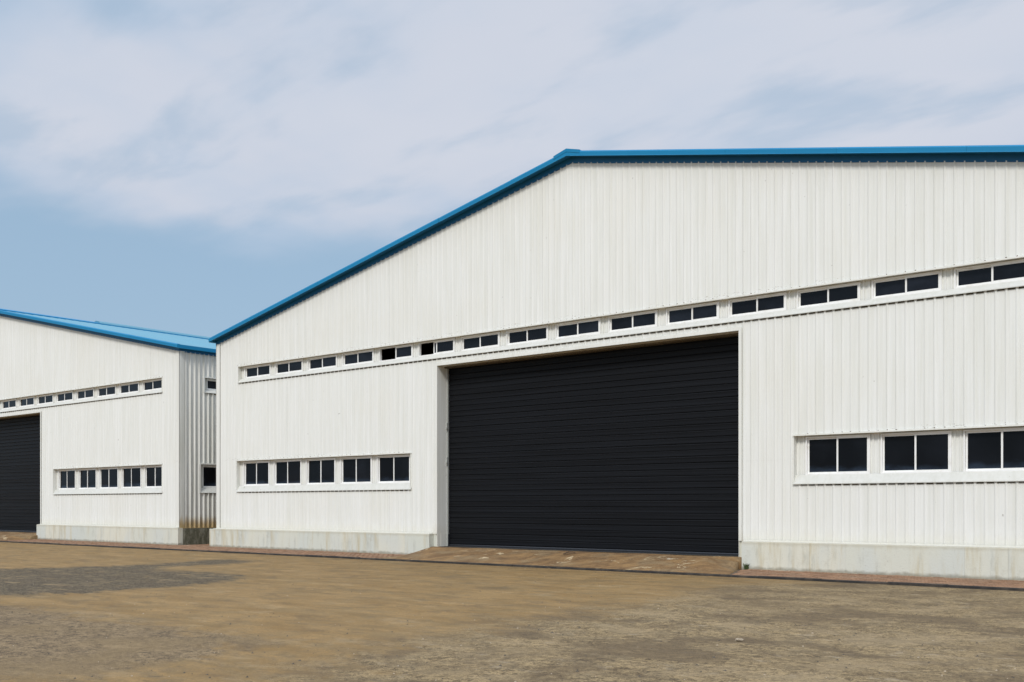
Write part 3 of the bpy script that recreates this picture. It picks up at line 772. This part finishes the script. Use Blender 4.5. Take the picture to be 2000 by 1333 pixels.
# ------------------------------------------------------------------ small things
def lump(name, r, mat, loc, rz, seed, label, cat, flat=.5):
    import bmesh
    rr = random.Random(seed); bm = bmesh.new(); bmesh.ops.create_icosphere(bm, subdivisions=2, radius=1)
    for v in bm.verts:
        k = 1+rr.uniform(-.16, .16); v.co.x *= r[0]*k; v.co.y *= r[1]*k; v.co.z = v.co.z*r[2]*k
    me = bpy.data.meshes.new(name); bm.to_mesh(me); bm.free(); me.materials.append(mat)
    o = link(name, me, None, loc); o.rotation_euler = (0, 0, rz); o['label'] = label; o['category'] = cat; return o
m, t, b = new_mat('weathered_wood'); b.inputs['Base Color'].default_value = c4(.07, .045, .03); b.inputs['Roughness'].default_value = .9; M['wood'] = m
m, t, b = new_mat('pale_stone'); geo = t.add('ShaderNodeNewGeometry'); t.set(b, 'Base Color', t.mix(t.noise(geo.outputs['Position'], 20, 4), c4(.25, .20, .14), c4(.42, .35, .26))); b.inputs['Roughness'].default_value = .9; M['stone'] = m
m, t, b = new_mat('dark_pebble'); b.inputs['Base Color'].default_value = c4(.085, .07, .052); b.inputs['Roughness'].default_value = .9; M['pebble'] = m
m, t, b = new_mat('weed_leaf'); b.inputs['Base Color'].default_value = c4(.07, .10, .03); b.inputs['Roughness'].default_value = .7; M['weed'] = m
# curled wood chip on the ramp
mb = MB(); n = 8
for i in range(n):
    a0, a1 = i/n, (i+1)/n
    f = lambda a: (-.17+.34*a, .05*math.sin(a*3.1), .010+.055*math.sin(a*2.6))
    p, q = f(a0), f(a1); w0, w1 = .05*(1-.6*a0), .05*(1-.6*a1)
    A = [(p[0], p[1]-w0, p[2]), (p[0], p[1]+w0, p[2]), (p[0], p[1]+w0, p[2]+.016), (p[0], p[1]-w0, p[2]+.016)]
    B = [(q[0], q[1]-w1, q[2]), (q[0], q[1]+w1, q[2]), (q[0], q[1]+w1, q[2]+.016), (q[0], q[1]-w1, q[2]+.016)]
    mb.prism(A, B, None)
o = mb.obj('wood_chip', M['wood'], None, label='curled dark scrap of wood lying on the tan ramp before the big black door', category='scrap'); fixnormals(o.data)
o.location = (17.7, -.68, .225); o.rotation_euler = (0, 0, .9)
lump('stone', (.085, .06, .055), M['stone'], (21.05, -.85, .19), .4, 3, 'small pale stone on the right part of the ramp near the warehouse corner', 'stone')
lump('paper_scrap', (.05, .03, .018), M['stone'], (29.25, -12.82, -.03), .7, 5, 'small pale crumpled scrap on the grey gravel of the yard', 'scrap')
# weeds
def weed(loc, hgt, nb, label):
    mb = MB(); rr = random.Random(int(loc[0]*100))
    for k in range(nb):
        a = rr.uniform(0, 6.28); l = hgt*rr.uniform(.6, 1); w_ = .008; x0, y0 = rr.uniform(-.05, .05), rr.uniform(-.03, .03)
        pts = [(0, 0), (.25, .5), (.6, .85), (1.0, .95)]
        dx, dy = math.cos(a), math.sin(a)
        for (u0, v0), (u1, v1) in zip(pts, pts[1:]):
            r0, r1 = u0*l*.6, u1*l*.6; ww0, ww1 = w_*(1.1-u0), w_*(1.1-u1)
            mb.quad((x0+dx*r0-dy*ww0, y0+dy*r0+dx*ww0, v0*l), (x0+dx*r0+dy*ww0, y0+dy*r0-dx*ww0, v0*l), (x0+dx*r1+dy*ww1, y0+dy*r1-dx*ww1, v1*l), (x0+dx*r1-dy*ww1, y0+dy*r1+dx*ww1, v1*l))
    mb.obj('weed', M['weed'], None, label=label, category='weed').location = loc
weed((22.93, -.26, .0), .17, 46, 'small green weed tuft at the plinth corner right of the ramp')
# loose grit: pale plaster crumbs along plinths, chips and pebbles on the yard
def grit(name, items, mat):
    V, F = [], []
    for x, y, z, s in items:
        i = len(V); a = random.uniform(0, 6.28); sx, sy, sz = s*random.uniform(.6, 1.3), s*random.uniform(.5, 1), s*random.uniform(.3, .6)
        for q in range(5):
            an = a+q*1.2566; V.append((x+sx*math.cos(an)*random.uniform(.8, 1.2), y+sy*math.sin(an)*random.uniform(.8, 1.2), z))
        V.append((x, y, z+sz))
        for q in range(5): F.append((i+q, i+(q+1) % 5, i+5))
    me = bpy.data.meshes.new(name); me.from_pydata(V, [], F); me.update(); me.materials.append(mat); link(name, me, None, kind='stuff')
it = []
for k in range(900):
    x = random.uniform(-36, 33); 
    if DX0-1 < x < DX1 or x < -14: continue
    it.append((x, -.23-abs(random.gauss(0, .03)), .0, random.uniform(.008, .03)))
for k in range(40): it.append((random.gauss(23.7, .18), -.26-abs(random.gauss(0, .05)), 0, random.uniform(.02, .05)))
grit('plaster_crumbs', it, M['stone'])
gm = np.maximum(np.maximum(ma*.8, mbm*.7), mc)
vt = np.array([-.6381, .77]); rt = np.array([.77, .6381])
def field(name, n, smin, smax, base, mat):
    """loose stones lying on the yard, more of them on the bare patches"""
    Yd = 9.0 + 34*rng.random(n)**1.7; X = rng.uniform(-.54, .54, n)*Yd
    P = np.array([35.27, -24.41]) + Yd[:, None]*vt + X[:, None]*rt
    x, y = P[:, 0], P[:, 1]
    gi = np.clip(np.searchsorted(gxs, x), 0, nx-1); gj = np.clip(np.searchsorted(gys, y), 0, ny-1)
    keep = (y < -2.65) & (y > -29) & (x > -29) & (x < 45) & (rng.random(n) < np.maximum(base, gm[gj, gi]))
    x, y = x[keep], y[keep]; k = len(x)
    z = -.052 + undulate(x, y)*np.clip((-2.6-y)/1.5, 0, 1)
    sz = smin + (smax-smin)*rng.random(k)**3
    a = rng.random(k)*6.28
    V = np.zeros((k, 6, 3))
    sx, sy, sh = sz*rng.uniform(.7, 1.4, k), sz*rng.uniform(.6, 1.1, k), sz*rng.uniform(.5, .9, k)
    for q in range(5):
        an = a+q*1.2566; r = rng.uniform(.8, 1.2, k)
        V[:, q, 0] = x+sx*np.cos(an)*r; V[:, q, 1] = y+sy*np.sin(an)*r; V[:, q, 2] = z-.004
    V[:, 5, 0] = x+sx*.3; V[:, 5, 1] = y; V[:, 5, 2] = z+sh
    b_ = np.arange(k)[:, None, None]*6; F = (b_ + np.array([[q, (q+1) % 5, 5] for q in range(5)])[None]).reshape(-1, 3)
    me = bpy.data.meshes.new(name); me.from_pydata(V.reshape(-1, 3).tolist(), [], F.tolist()); me.update(); me.materials.append(mat)
    link(name, me, None, kind='stuff')
field('loose_gravel', 90000, .006, .026, .02, M['pebble'])
field('pale_gravel', 45000, .006, .022, .02, M['stone'])
